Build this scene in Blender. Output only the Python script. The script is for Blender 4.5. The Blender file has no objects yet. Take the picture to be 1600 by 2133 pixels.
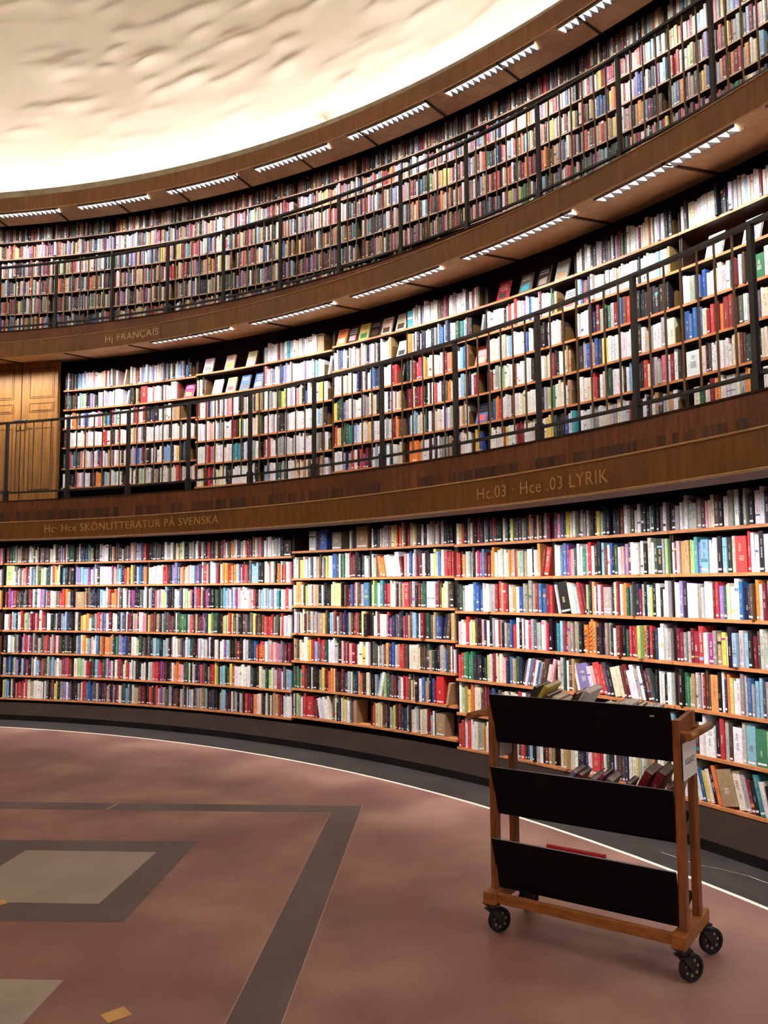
import bpy, bmesh, math, random
from mathutils import Vector, Matrix
random.seed(7)
S=bpy.context.scene; COL=S.collection
PI=math.pi
# ---------------------------------------------------------------- place constants (metres, floor z=0)
AX,AY=-7.726,-0.199                     # axis of the round hall
EYE=1.63; F=1725.7; PITCH=math.radians(5.039); ROLL=math.radians(-0.454)
R1,RW=11.392,10.624
R2T,R2B,R2S=11.015,10.586,12.153
R3T,R3B,R3S=12.172,11.593,13.28
R4=12.706; RD=14.0
def cp(R,deg,z=0.0):
    a=math.radians(deg); return Vector((AX+R*math.sin(a),AY+R*math.cos(a),z))
r0=Vector((1,0,0)); u0=Vector((0,-math.sin(PITCH),math.cos(PITCH))); fw=Vector((0,math.cos(PITCH),math.sin(PITCH)))
cr,sr=math.cos(ROLL),math.sin(ROLL)
RIGHT=cr*r0+sr*u0; UP=-sr*r0+cr*u0
EYEV=Vector((0,0,EYE))
def proj(p):
    d=p-EYEV; z=d.dot(fw)
    if z<=.05: return None
    return 800+F*d.dot(RIGHT)/z, 1066.5-F*d.dot(UP)/z, z
cam=bpy.data.cameras.new('camera'); co=bpy.data.objects.new('camera',cam); COL.objects.link(co)
cam.sensor_fit='HORIZONTAL'; cam.sensor_width=36; cam.lens=36*F/1600; cam.clip_start=.05; cam.clip_end=200
M=Matrix((RIGHT,UP,-fw)).transposed().to_4x4(); M.translation=EYEV; co.matrix_world=M; S.camera=co
S.view_settings.view_transform='Standard'; S.view_settings.look='None'; S.view_settings.gamma=1
S.view_settings.use_curve_mapping=False; S.view_settings.exposure=0.0
w=bpy.data.worlds.new('world'); S.world=w; w.use_nodes=True
w.node_tree.nodes['Background'].inputs[0].default_value=(.02,.018,.015,1); w.node_tree.nodes['Background'].inputs[1].default_value=1
S.cycles.max_bounces=8; S.cycles.diffuse_bounces=5
def lin(c):
    return tuple(((x/255)/12.92 if x/255<=.04045 else ((x/255+.055)/1.055)**2.4) for x in c)
# ---------------------------------------------------------------- materials
def nt(name):
    m=bpy.data.materials.new(name); m.use_nodes=True; t=m.node_tree; b=t.nodes['Principled BSDF']; return m,t,b
def L(t,a,b): t.links.new(a,b)
def mat(name,rgb,rough=.6,spec=.5,metal=0,emit=0,ecol=None):
    m,t,b=nt(name); c=lin(rgb)+(1,)
    b.inputs['Base Color'].default_value=c; b.inputs['Roughness'].default_value=rough; b.inputs['Metallic'].default_value=metal
    b.inputs['Specular IOR Level'].default_value=spec
    if emit: b.inputs['Emission Color'].default_value=(lin(ecol) if ecol else lin(rgb))+(1,); b.inputs['Emission Strength'].default_value=emit
    return m
def noisy(name,c1,c2,scale=(1,1,1),ns=5,rough=.5,spec=.4,detail=6,bump=0,lo=.35,hi=.65,c3=None,ns3=1.2,grain=0):
    m,t,b=nt(name); tc=t.nodes.new('ShaderNodeTexCoord'); mp=t.nodes.new('ShaderNodeMapping'); mp.inputs['Scale'].default_value=scale
    L(t,tc.outputs['Object'],mp.inputs['Vector'])
    n=t.nodes.new('ShaderNodeTexNoise'); n.inputs['Scale'].default_value=ns; n.inputs['Detail'].default_value=detail
    L(t,mp.outputs[0],n.inputs['Vector'])
    r=t.nodes.new('ShaderNodeValToRGB'); r.color_ramp.elements[0].position=lo; r.color_ramp.elements[1].position=hi
    r.color_ramp.elements[0].color=lin(c1)+(1,); r.color_ramp.elements[1].color=lin(c2)+(1,)
    L(t,n.outputs['Fac'],r.inputs[0]); out=r.outputs[0]
    if c3:
        n3=t.nodes.new('ShaderNodeTexNoise'); n3.inputs['Scale'].default_value=ns3; n3.inputs['Detail'].default_value=3
        L(t,tc.outputs['Object'],n3.inputs['Vector'])
        mx=t.nodes.new('ShaderNodeMixRGB'); mx.inputs[2].default_value=lin(c3)+(1,)
        rr=t.nodes.new('ShaderNodeMapRange'); rr.inputs[1].default_value=.4; rr.inputs[2].default_value=.7; rr.inputs[4].default_value=.8
        L(t,n3.outputs['Fac'],rr.inputs[0]); L(t,rr.outputs[0],mx.inputs[0]); L(t,out,mx.inputs[1]); out=mx.outputs[0]
    if grain:
        g=t.nodes.new('ShaderNodeTexNoise'); g.inputs['Scale'].default_value=240; g.inputs['Detail'].default_value=2
        L(t,tc.outputs['Object'],g.inputs['Vector'])
        mr=t.nodes.new('ShaderNodeMapRange'); mr.inputs[1].default_value=.3; mr.inputs[2].default_value=.7; mr.inputs[3].default_value=1-grain; mr.inputs[4].default_value=1+grain
        L(t,g.outputs['Fac'],mr.inputs[0])
        mm=t.nodes.new('ShaderNodeMixRGB'); mm.blend_type='MULTIPLY'; mm.inputs[0].default_value=1
        L(t,out,mm.inputs[1]); L(t,mr.outputs[0],mm.inputs[2]); out=mm.outputs[0]
    L(t,out,b.inputs['Base Color']); b.inputs['Roughness'].default_value=rough; b.inputs['Specular IOR Level'].default_value=spec
    if bump:
        bp=t.nodes.new('ShaderNodeBump'); bp.inputs['Strength'].default_value=bump; bp.inputs['Distance'].default_value=.01
        L(t,n.outputs['Fac'],bp.inputs['Height']); L(t,bp.outputs[0],b.inputs['Normal'])
    return m
def attr_mat(name,rough=.42,spec=.4):
    m,t,b=nt(name); a=t.nodes.new('ShaderNodeAttribute'); a.attribute_name='Col'
    tc=t.nodes.new('ShaderNodeTexCoord'); n=t.nodes.new('ShaderNodeTexNoise'); n.inputs['Scale'].default_value=60; n.inputs['Detail'].default_value=2
    L(t,tc.outputs['Object'],n.inputs['Vector'])
    mr=t.nodes.new('ShaderNodeMapRange'); mr.inputs[1].default_value=.3; mr.inputs[2].default_value=.7; mr.inputs[3].default_value=.8; mr.inputs[4].default_value=1.12
    L(t,n.outputs['Fac'],mr.inputs[0]); mm=t.nodes.new('ShaderNodeMixRGB'); mm.blend_type='MULTIPLY'; mm.inputs[0].default_value=1
    L(t,a.outputs['Color'],mm.inputs[1]); L(t,mr.outputs[0],mm.inputs[2]); L(t,mm.outputs[0],b.inputs['Base Color'])
    b.inputs['Roughness'].default_value=rough; b.inputs['Specular IOR Level'].default_value=spec
    return m
WZ=(6,6,.8)
M_FASC=noisy('fascia_veneer',(124,83,38),(144,98,48),WZ,4,.38,.35,bump=.05,c3=(112,78,38),ns3=1.5)
M_FASC2=noisy('fascia_veneer_upper',(130,92,56),(150,108,68),WZ,4,.45,.3,c3=(122,84,52),ns3=1.5)
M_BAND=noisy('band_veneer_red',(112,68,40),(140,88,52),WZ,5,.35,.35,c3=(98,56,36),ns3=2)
M_BANDD=noisy('band_painted_reflection_dark',(66,44,36),(98,64,44),(8,8,.6),6,.35,.35)
M_BANDE=noisy('band_painted_reflection_mid',(88,54,38),(116,72,48),(8,8,.6),6,.35,.35); M_BANDF=noisy('band_painted_reflection_violet',(72,50,50),(92,62,56),(8,8,.6),6,.35,.35)
M_SOFF=noisy('soffit_wood',(196,160,120),(214,178,138),(4,4,2),3,.6,.25,c3=(182,142,106),ns3=2)
M_GOLD=noisy('moulding_gilt_wood',(186,146,92),(210,172,116),(1,1,1),20,.4,.5)
M_DARK=mat('dark_painted_wood',(38,30,26),.7,.3)
M_SEAM=mat('seam_batten_dark',(58,36,24),.6,.3)
M_GREYUP=noisy('cornice_plaster',(168,160,140),(190,182,160),(1,1,1),6,.8,.2)
M_WALLB=noisy('shelf_back_paint',(32,25,22),(44,34,29),(1,1,1),4,.8,.2)
M_BOARD1=noisy('shelf_board_beech',(176,108,66),(206,138,88),(2,2,12),5,.4,.45)
M_BOARD3=noisy('shelf_board_grey_wood',(150,120,98),(174,144,118),(2,2,12),5,.5,.35)
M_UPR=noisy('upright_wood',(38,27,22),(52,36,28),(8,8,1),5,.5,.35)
M_PLASTER=noisy('drum_plaster',(230,222,212),(238,231,222),(1,1,1),1.2,.9,.1,c3=(220,209,196),ns3=.5)
M_RED=noisy('floor_linoleum_red',(122,86,78),(168,132,118),(1,1,1),1.3,.42,.35,8,c3=(124,78,76),ns3=.7,grain=.2,lo=.36,hi=.64)
M_RIB=noisy('floor_inlay_dark',(80,68,66),(96,84,80),(1,1,1),2,.42,.35,6,grain=.12)
M_GREY=noisy('floor_inlay_grey',(150,142,130),(168,160,148),(1,1,1),2,.45,.35,6,grain=.08)
M_TAN=noisy('floor_inlay_tan',(196,150,84),(212,170,100),(1,1,1),9,.45,.35)
M_BLKF=noisy('floor_edge_band',(46,43,43),(58,54,53),(1,1,1),3,.5,.22,6,grain=.14)
M_WHL=mat('floor_white_line',(250,236,224),.5,.3); M_RIBE=mat('floor_ribbon_edge',(176,146,128),.5,.3)
M_PL=noisy('plinth_brown',(32,22,17),(42,29,22),(1,1,1),3,.75,.12)
M_PL2=noisy('lower_soffit_wood',(86,56,38),(104,70,48),(4,4,2),3,.6,.25)
M_PLB=noisy('plinth_black_base',(18,16,16),(28,25,25),(1,1,1),5,.7,.15)
M_IRON=mat('railing_black_iron',(42,42,46),.4,.5)
M_BRASS=mat('baluster_bronze',(140,116,84),.4,.5,.3)
M_DOOR=noisy('door_oak',(126,84,40),(152,106,54),(9,9,.7),3,.4,.4)
M_DOORL=mat('door_groove',(84,54,26),.6,.3)
M_BRS=mat('lock_brass',(226,190,110),.3,.5,.6)
M_TEETH=mat('lamp_reflector_lit',(255,250,250),.4,.5,0,7.0,(255,247,244))
M_LOUV=mat('lamp_louvre_grey',(150,146,146),.35,.5,.4)
M_LHOUS=mat('lamp_housing',(168,156,148),.45,.5)
M_COVE=mat('cove_lamp',(255,240,215),.5,.5,0,86.0,(255,247,238))
M_BLACKP=noisy('trolley_black_panel',(5,5,6),(9,9,10),(1,1,1),30,.6,.15)
M_EDGE=mat('trolley_panel_edge',(120,122,130),.4,.5)  # lighter grey paints the highlight onto the black panels' top edges
M_TWOOD=noisy('trolley_beech',(118,66,34),(150,88,46),(14,14,1.2),4,.42,.4)
M_TWOODH=noisy('trolley_rail_beech',(128,76,34),(164,102,48),(3,3,14),4,.42,.4)
M_TIRE=mat('caster_rubber',(24,24,26),.6,.4)
M_HUB=mat('caster_fork_black',(30,29,30),.4,.5)
M_HOLE=mat('caster_spoke_hole',(150,120,98),.6,.3)
M_PAPER=mat('paper_note',(226,216,210),.7,.3)
M_INK=mat('ink_black',(34,26,28),.6,.3)
M_SIGN=mat('sign_letter_gilt',(214,170,104),.45,.4)
M_SIGN2=mat('sign_letter_pale',(250,226,174),.45,.4)
M_BOOK=attr_mat('book_cloth_and_paper')
M_BEND=mat('bookend_brown',(120,92,52),.5,.4)
# ---------------------------------------------------------------- mesh helper
class MB:
    def __init__(s): s.v=[]; s.f=[]; s.m=[]; s.c=[]
    def add(s,vs,fs,mi=0,cols=None,T=None):
        o=len(s.v)
        for p in vs: s.v.append(tuple(T@Vector(p)) if T is not None else tuple(p))
        for i,f in enumerate(fs):
            s.f.append(tuple(o+k for k in f)); s.m.append(mi); s.c.append(cols[i] if cols else None)
    def box(s,x0,x1,y0,y1,z0,z1,mi=0,T=None):
        vs=[(x,y,z) for z in (z0,z1) for y in (y0,y1) for x in (x0,x1)]
        s.add(vs,[(0,2,3,1),(4,5,7,6),(0,1,5,4),(2,6,7,3),(0,4,6,2),(1,3,7,5)],mi,None,T)
    def bar(s,a,b,r,n=8,mi=0,sx=1,cap=True):
        a=Vector(a); b=Vector(b); d=(b-a).normalized(); t=Vector((0,0,1)) if abs(d.z)<.9 else Vector((1,0,0))
        x=d.cross(t).normalized(); y=d.cross(x)
        vs=[p+r*(math.cos(2*PI*i/n)*x*sx+math.sin(2*PI*i/n)*y) for p in (a,b) for i in range(n)]
        fs=[(i,(i+1)%n,n+(i+1)%n,n+i) for i in range(n)]
        if cap: fs+= [tuple(range(n-1,-1,-1)),tuple(range(n,2*n))]
        s.add(vs,fs,mi)
    def sbar(s,a,b,w,d,side,mi=0):      # rectangular bar a->b, w along 'side', d across
        a=Vector(a); b=Vector(b); k=(b-a).normalized(); x=(Vector(side)-Vector(side).dot(k)*k).normalized(); y=k.cross(x)
        vs=[p+sx*x*w/2+sy*y*d/2 for p in (a,b) for sx,sy in ((-1,-1),(1,-1),(1,1),(-1,1))]
        s.add(vs,[(3,2,1,0),(4,5,6,7),(0,1,5,4),(1,2,6,5),(2,3,7,6),(3,0,4,7)],mi)
    def arc(s,prof,d0,d1,step=1.5,mi=None,closed=True,caps=True):   # prof: [(R,z)] counter-clockwise; revolve about hall axis
        n=max(1,int(math.ceil((d1-d0)/step-1e-6))); full=abs(d1-d0-360)<1e-6; m=len(prof); rows=n if full else n+1
        o=len(s.v)
        for i in range(rows):
            a=d0+(d1-d0)*i/n
            for R,z in prof: s.v.append(tuple(cp(R,a,z)))
        for i in range(n):
            j=(i+1)%rows
            for k in range(m if closed else m-1):
                k2=(k+1)%m
                s.f.append((o+i*m+k,o+i*m+k2,o+j*m+k2,o+j*m+k)); s.m.append((mi[k] if isinstance(mi,(list,tuple)) else (mi or 0))); s.c.append(None)
        if closed and caps and not full:
            s.f.append(tuple(o+k for k in range(m-1,-1,-1))); s.m.append(mi if isinstance(mi,int) else 0); s.c.append(None)
            s.f.append(tuple(o+(rows-1)*m+k for k in range(m))); s.m.append(mi if isinstance(mi,int) else 0); s.c.append(None)
    def build(s,name,mats,parent=None,smooth=False,fix=True,inv=None):
        me=bpy.data.meshes.new(name); 
        vs=[tuple(inv@Vector(v)) for v in s.v] if inv is not None else s.v
        me.from_pydata(vs,[],s.f)
        for mm in (mats if isinstance(mats,(list,tuple)) else [mats]): me.materials.append(mm)
        me.polygons.foreach_set('material_index',s.m)
        if smooth: me.polygons.foreach_set('use_smooth',[True]*len(s.f))
        if any(c is not None for c in s.c):
            at=me.color_attributes.new('Col','FLOAT_COLOR','CORNER'); buf=[]
            for p,c in zip(me.polygons,s.c):
                c=c or (1,1,1)
                for _ in range(p.loop_total): buf+= [c[0],c[1],c[2],1]
            at.data.foreach_set('color',buf)
        if fix:
            bm=bmesh.new(); bm.from_mesh(me); bmesh.ops.recalc_face_normals(bm,faces=bm.faces); bm.to_mesh(me); bm.free()
        me.update()
        o=bpy.data.objects.new(name,me); COL.objects.link(o)
        if parent is not None: o.parent=parent
        return o
def tag(o,label=None,cat=None,group=None,kind=None):
    if label: o['label']=label
    if cat: o['category']=cat
    if group: o['group']=group
    if kind: o['kind']=kind
    return o
def struct(o,label,cat='wall'): return tag(o,label,cat,None,'structure')
def empty(name,loc,deg=0):
    e=bpy.data.objects.new(name,None); COL.objects.link(e); e.location=loc; e.rotation_euler=(0,0,math.radians(-deg)); e.empty_display_size=.05
    return e
def emat(loc,deg=0):
    Mx=Matrix.Rotation(math.radians(-deg),4,'Z'); Mx.translation=loc; return Mx
# ---------------------------------------------------------------- setting
def frame_bevel(o,w=.003,seg=1):
    b=o.modifiers.new('bevel','BEVEL'); b.width=w; b.segments=seg; b.limit_method='ANGLE'; b.angle_limit=.9
# floor
fl=MB()
def disc(Ra,Rb,z,mi,step=2):
    n=int(360/step); o=len(fl.v)
    for i in range(n):
        fl.v.append(tuple(cp(Ra,i*step,z)) if Ra>0 else (AX,AY,z)); fl.v.append(tuple(cp(Rb,i*step,z)))
    for i in range(n):
        j=(i+1)%n; fl.f.append((o+2*i,o+2*j,o+2*j+1,o+2*i+1) if Ra>0 else (o+2*i,o+2*j+1,o+2*i+1)); fl.m.append(mi); fl.c.append(None)
disc(0,RW,0,0); disc(RW-.004,RW+.026,.0006,3); disc(RW+.026,11.6,0.0,4)
def poly(pts,z,mi):
    o=len(fl.v); fl.v.extend([(x,y,z) for x,y in pts]); fl.f.append(tuple(range(o,o+len(pts)))); fl.m.append(mi); fl.c.append(None)
def band(a,b,c,d,z,mi): poly([a,b,c,d],z,mi)
OUT=(-.18,6.31); INN=(-.4,6.13)
du=Vector((-.9974,.0718)); dv=Vector((-.0718,-.9974))
def along(p,d,s): return (p[0]+d[0]*s,p[1]+d[1]*s)
for off,z,mi in ((.006,.0006,6),(0,.0011,1)):
    o1=(OUT[0]+off,OUT[1]+off); i1=(INN[0]-off,INN[1]-off)
    band(o1,along(o1,du,12),along(i1,du,12),i1,z,mi)
    band(o1,i1,along(i1,dv,11),along(o1,dv,11),z,mi)
sq=[(-2.52,5.55),(-1.21,5.48),(-1.29,4.20),(-2.60,4.27)]; sqi=[(-2.25,5.33),(-1.42,5.27),(-1.49,4.44),(-2.32,4.49)]
poly(sq,.0008,1); poly(sqi,.0014,2)
poly([(-1.35,3.61),(-1.43,2.3),(-2.75,2.38),(-2.67,3.68)],.0008,2)
def diamond(x,y,r):
    poly([(x-r,y+.0),(x+.01,y+r),(x+r,y),(x-.01,y-r)],.0016,5)
diamond(-1.04,3.325,.062); diamond(-2.02,4.46,.05)
poly([(-2.065,6.27),(-2.035,6.47),(-2.02,6.47),(-2.05,6.27)],.0016,5)
# worn chalk scuff on the edge band
sc=[(1378,1775,1.0),(1420,1790,1),(1460,1803,.4),(1500,1810,.3),(1560,1825,1),(1600,1840,1)]
def unproj_floor(x,y):
    d=fw+RIGHT*((x-800)/F)+UP*((1066.5-y)/F); t=-EYE/d.z; return (d.x*t,d.y*t)
for a,b in zip(sc[:-1],sc[1:]):
    p=unproj_floor(a[0],a[1]); q=unproj_floor(b[0],b[1]); ww=.0035*a[2]
    poly([(p[0],p[1]-ww),(q[0],q[1]-ww),(q[0],q[1]+ww),(p[0],p[1]+ww)],.0008,3)
fo=fl.build('floor',[M_RED,M_RIB,M_GREY,M_WHL,M_BLKF,M_TAN,M_RIBE],fix=False); struct(fo,'reddish brown linoleum floor with dark and grey inlaid rectangles','floor')
for p in fo.data.polygons:
    if p.normal.z<0: p.flip()
def ring(name,prof,mats,mi,label,cat,step=1.5,d0=0,d1=360):
    m=MB(); m.arc(prof,d0,d1,step,mi); o=m.build(name,mats); struct(o,label,cat); return o
# plinth
ring('baseboard_ground',[(11.6,.0),(11.09,.0),(11.09,.065),(11.40,.166),(11.6,.166)],[M_PL,M_PLB],[1,1,0,0,0],'dark brown plinth with black base under the ground floor shelves','baseboard')
# fascia over ground floor shelves (trim_1) + deck
def fasc(name,prof,mi,label):
    m=MB(); m.arc(prof,0,360,1.5,mi); return m
m=MB()
m.arc([(R2B,2.206),(11.0,2.214),(11.15,2.238),(11.17,2.46),(11.75,2.46),(12.45,2.5),(12.45,2.72),(R2T,2.72),(R2T,2.425),(R2B+.02,2.415),(R2B,2.41)],0,360,1.5,[1,1,2,2,2,2,2,3,0,0,0])
for z in (2.204,2.413):
    m.arc([(R2B+.004,z-.007),(R2B-.008,z-.006),(R2B-.011,z),(R2B-.008,z+.006),(R2B+.004,z+.007)],0,360,1.5,4)
m.arc([(R2T+.002,2.715),(R2T-.012,2.715),(R2T-.012,2.728),(R2T+.03,2.728)],0,360,1.5,5)
# reflected book rows, painted as tone strips on the set-back band
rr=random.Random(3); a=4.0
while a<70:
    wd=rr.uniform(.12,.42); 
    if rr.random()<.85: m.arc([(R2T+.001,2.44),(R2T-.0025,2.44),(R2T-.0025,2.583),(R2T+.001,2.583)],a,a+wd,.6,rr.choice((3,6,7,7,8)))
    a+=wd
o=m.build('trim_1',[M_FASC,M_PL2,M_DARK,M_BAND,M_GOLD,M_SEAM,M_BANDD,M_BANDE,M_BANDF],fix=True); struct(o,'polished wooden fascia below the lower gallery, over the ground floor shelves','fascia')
m=MB()
m.arc([(R3B,4.767),(11.7,4.778),(11.95,4.815),(12.29,4.866),(12.31,5.16),(12.7,5.17),(13.6,5.17),(13.6,5.341),(R3T,5.341),(R3T,4.99),(R3B+.02,4.985),(R3B,4.978)],0,360,1.5,[1,1,1,2,2,2,2,2,3,0,0,0])
for z in (4.767,4.980):
    m.arc([(R3B+.004,z-.006),(R3B-.006,z-.005),(R3B-.009,z),(R3B-.006,z+.005),(R3B+.004,z+.006)],0,360,1.5,4)
m.arc([(R3T+.002,5.336),(R3T-.012,5.336),(R3T-.012,5.349),(R3T+.03,5.349)],0,360,1.5,5)
for k in range(-1,11):
    d=17.32+5.08*k
    m.arc([(11.60,4.752),(11.95,4.80),(12.285,4.852),(12.285,4.87),(11.95,4.82),(11.60,4.77)],d-.055,d+.055,.2,5)
o=m.build('trim_2',[M_FASC,M_SOFF,M_DARK,M_BAND,M_GOLD,M_SEAM]); struct(o,'wooden fascia and curved soffit between the lower and upper galleries','fascia')
m=MB()
m.arc([(R4,7.426),(12.9,7.414),(13.14,7.408),(13.16,7.56),(13.62,7.56),(14.1,7.56),(14.1,7.62),(13.0,7.62),(13.0,7.855),(12.9,7.855),(12.9,7.665),(R4,7.65)],0,360,1.5,[1,1,2,2,2,3,3,3,3,3,3,0])
m.arc([(R4+.003,7.42),(R4-.008,7.42),(R4-.008,7.432),(R4+.003,7.432)],0,360,1.5,4)
for k in range(-1,11):
    d=12.24+4.71*k
    m.arc([(R4+.01,7.405),(13.135,7.392),(13.135,7.41),(R4+.01,7.428)],d-.055,d+.055,.2,5)
o=m.build('trim_3',[M_FASC2,M_SOFF,M_DARK,M_GREYUP,M_GOLD,M_SEAM]); struct(o,'brown cornice under the glowing plaster drum, above the upper gallery','cornice')
ring('wall_ground',[(11.75,0),(11.69,0),(11.69,2.47),(11.75,2.47)],[M_WALLB],0,'dark wall behind the ground floor bookshelves','wall')
ring('wall_middle',[(12.55,2.6),(12.46,2.6),(12.46,5.2),(12.55,5.2)],[M_WALLB],0,'dark wall behind the lower gallery bookshelves','wall')
ring('wall_upper',[(13.7,5.2),(13.59,5.2),(13.59,7.6),(13.7,7.6)],[M_WALLB],0,'dark wall behind the upper gallery bookshelves','wall')
# drum wall with modelled stucco lumps
rd=random.Random(11); lumps=[]
def wallgrid():
    vs=[];fs=[]; NA=420; NZ=170; z0,z1=7.6,12.9; a0,a1=-4.0,60.0
    H=[[0.0]*(NZ+1) for _ in range(NA+1)]
    da=(a1-a0)/NA; dz=(z1-z0)/NZ
    for _ in range(240):
        ca=rd.uniform(a0,a1); cz=rd.uniform(8.9,z1); la=rd.uniform(.7,1.7); lz=rd.uniform(.08,.17); hh=rd.uniform(.02,.05)*min(1,(cz-8.3)/2.2); tl=rd.uniform(.0,.05)
        for i in range(max(0,int((ca-2.5*la-a0)/da)),min(NA,int((ca+2.5*la-a0)/da))+1):
            aa=a0+i*da
            for j in range(max(0,int((cz-.5-z0)/dz)),min(NZ,int((cz+.5-z0)/dz))+1):
                zz=z0+j*dz; x=(aa-ca)/la; y=(zz-cz-tl*(aa-ca))/lz
                y=y*(1.0 if y<0 else 1.9)
                H[i][j]+=hh*math.exp(-x*x-y*y)
    for i in range(NA+1):
        for j in range(NZ+1): vs.append(tuple(cp(RD-H[i][j],a0+i*da,z0+j*dz)))
    for i in range(NA):
        for j in range(NZ):
            k=i*(NZ+1)+j; fs.append((k,k+NZ+1,k+NZ+2,k+1))
    return vs,fs
vs,fs=wallgrid(); m=MB(); m.add(vs,fs)
m.arc([(RD+.02,7.6),(RD,7.6),(RD,12.9),(RD+.02,12.9)],60,356,2,0); 
m.arc([(RD+.05,12.9),(RD,12.9),(RD-.3,15),(RD-1.5,16.5),(RD-1.5,16.6),(RD+.05,16.6)],0,360,3,0)
o=m.build('wall_drum',[M_PLASTER],smooth=False); struct(o,'rough cream plaster wall of the rotunda, brightly lit from below','wall')
for p in o.data.polygons:
    if len(p.vertices)==4: p.use_smooth=True
m=MB(); n=60; m.v=[tuple(cp(RD-1.3,i*6,16.55)) for i in range(n)]+[tuple(cp(RD-1.3,i*6,16.7)) for i in range(n)]
m.f=[tuple(range(n)),tuple(range(n,2*n))]; m.m=[0,0]; m.c=[None,None]
struct(m.build('ceiling',[M_PLASTER]),'cream plaster ceiling high over the round hall','ceiling')
# small plaster ledge on the drum
m=MB(); m.box(-.10,.10,-.16,.05,-.35,0,0); e=m.build('wall_ledge',[M_PLASTER]); e.location=cp(RD-.0,29.3,8.60); e.rotation_euler=(0,0,math.radians(-29.3))
tag(e,'small white plaster box on the bright drum wall above the cornice','ledge')
# cove lamps hidden behind the cornice
m=MB(); m.arc([(13.12,7.66),(13.17,7.66),(13.17,7.72),(13.12,7.72)],0,360,3,0); o=m.build('trim_cove_lamp',[M_COVE]); struct(o,'continuous cove lamp behind the cornice lighting the drum','lamp')
# ---------------------------------------------------------------- lamps
def area(name,loc,deg,ln,wd,power,tilt,spread=120,col=(1,.97,.94),parent=None):
    l=bpy.data.lights.new(name,'AREA'); l.shape='RECTANGLE'; l.size=ln; l.size_y=wd; l.energy=power; l.color=col; l.spread=math.radians(spread)
    o=bpy.data.objects.new(name,l); COL.objects.link(o)
    # light shines along local -Z ; build matrix: x tangential, -z = (outward*sin tilt, down*cos tilt)
    a=math.radians(deg); tn=Vector((math.cos(a),-math.sin(a),0)); rad=Vector((math.sin(a),math.cos(a),0))
    dirn=(rad*math.sin(math.radians(tilt))-Vector((0,0,1))*math.cos(math.radians(tilt))).normalized()
    z=-dirn; y=z.cross(tn).normalized()
    Mx=Matrix((tn,y,z)).transposed().to_4x4(); Mx.translation=loc
    o.matrix_world=Mx
    return o
def fixture(d0,d1,Ri,zi,Ro,zo,label,group,power,tilt,spread,teeth=True,name='shelf_lamp'):
    dm=(d0+d1)/2; loc=cp((Ri+Ro)/2,dm,zi); e=empty(name,loc,dm); inv=emat(loc,dm).inverted(); bpy.context.view_layer.update()
    tag(e,label,'lamp',group)
    h=MB(); t=.008
    h.arc([(Ri-t,zi-.013),(Ri,zi-.013),(Ri,zi+.02),(Ri-t,zi+.02)],d0,d1,.8,0)
    h.arc([(Ro,zo-.006),(Ro+t,zo-.006),(Ro+t,zo+.02),(Ro,zo+.02)],d0,d1,.8,0)
    h.arc([(Ri-t,zi+.012),(Ro+t,zo+.012),(Ro+t,zo+.02),(Ri-t,zi+.02)],d0,d1,.8,0)
    h.build('lamp_housing',[M_LHOUS],e,inv=inv)
    if teeth:
        R=(Ri+Ro)/2; n=max(2,int(math.radians(d1-d0)*R/.078)); b=MB(); g=MB(); dd=(d1-d0)/n; zl=.012
        for i in range(n):
            a,c=d0+i*dd,d0+(i+1)*dd; mdl=(a+c)/2
            A=cp(Ri,a,zi); C=cp(Ri,c,zi); Bp=cp(Ro,mdl,zo-.004)
            b.add([A,C,Bp],[(0,1,2)])
            c2=mdl+dd
            if i<n-1: 
                D=cp(Ro,mdl,zo-.004); E2=cp(Ro,c2,zo-.004); Cc=cp(Ri,c,zi); ap=cp((Ri+Ro)/2+.01,c,(zi+zo)/2-.022)
                g.add([D,E2,Cc,ap],[(0,3,2),(3,1,2),(0,1,3)])
        b.build('lit_reflector',[M_TEETH],e,inv=inv,fix=False); g.build('louvre',[M_LOUV],e,inv=inv)
    return e,dm
lw=1.25
LJ=[(1.0,6.6),(8.19-1.0,12.57),(13.99,19.52),(20.99,26.52),(27.86,33.47),(34.86,40.48),(41.71,47.44),(48.76,54.4),(55.7,61.3),(62.6,68.2)]
LI=[(9.4,15.0),(16.6,22.4),(24.0,30.35),(31.8,38.14),(39.36,45.54),(46.87,53.39),(54.53,60.94),(62.15,68.4)]
P3,P2,P1=13,19,15; PH=38
def nthw(i): return ['first','second','third','fourth','fifth','sixth','seventh','eighth','ninth','tenth'][i]
for i,(a,b) in enumerate(LJ):
    vis=0<i<8
    if vis: e,dm=fixture(a,b,R4+.03,7.413,R4+.14,7.408,'long louvred lamp strip under the top cornice, %s from the left'%nthw(i-1),'lamp strips under the top cornice',0,0,0)
    area('shelf_light',cp(R4+.1,(a+b)/2,7.375),(a+b)/2,1.2,.07,P3,26,118)
for i,(a,b) in enumerate(LI):
    if 1<i: fixture(a,b,R3B+.03,4.762,R3B+.135,4.772,'long louvred lamp strip under the upper gallery, %s from the left'%nthw(i-2),'lamp strips under the upper gallery',0,0,0)
    area('shelf_light',cp(R3B+.09,(a+b)/2,4.73),(a+b)/2,1.25,.07,P2,24,116)
for k in range(-1,11):
    d=11.2+5.56*k
    area('shelf_light',cp(R2B+.09,d,2.19),d,1.0,.06,P1,29,122)
# other sides of the round hall, out of view, lit the same way
for d in range(80,360,20):
    area('hall_light',cp(R3B+.09,d,4.72),d,1.2,.08,PH,0,160)
    area('hall_light',cp(R2B+.09,d,2.19),d,1.2,.08,PH,0,160)
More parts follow.
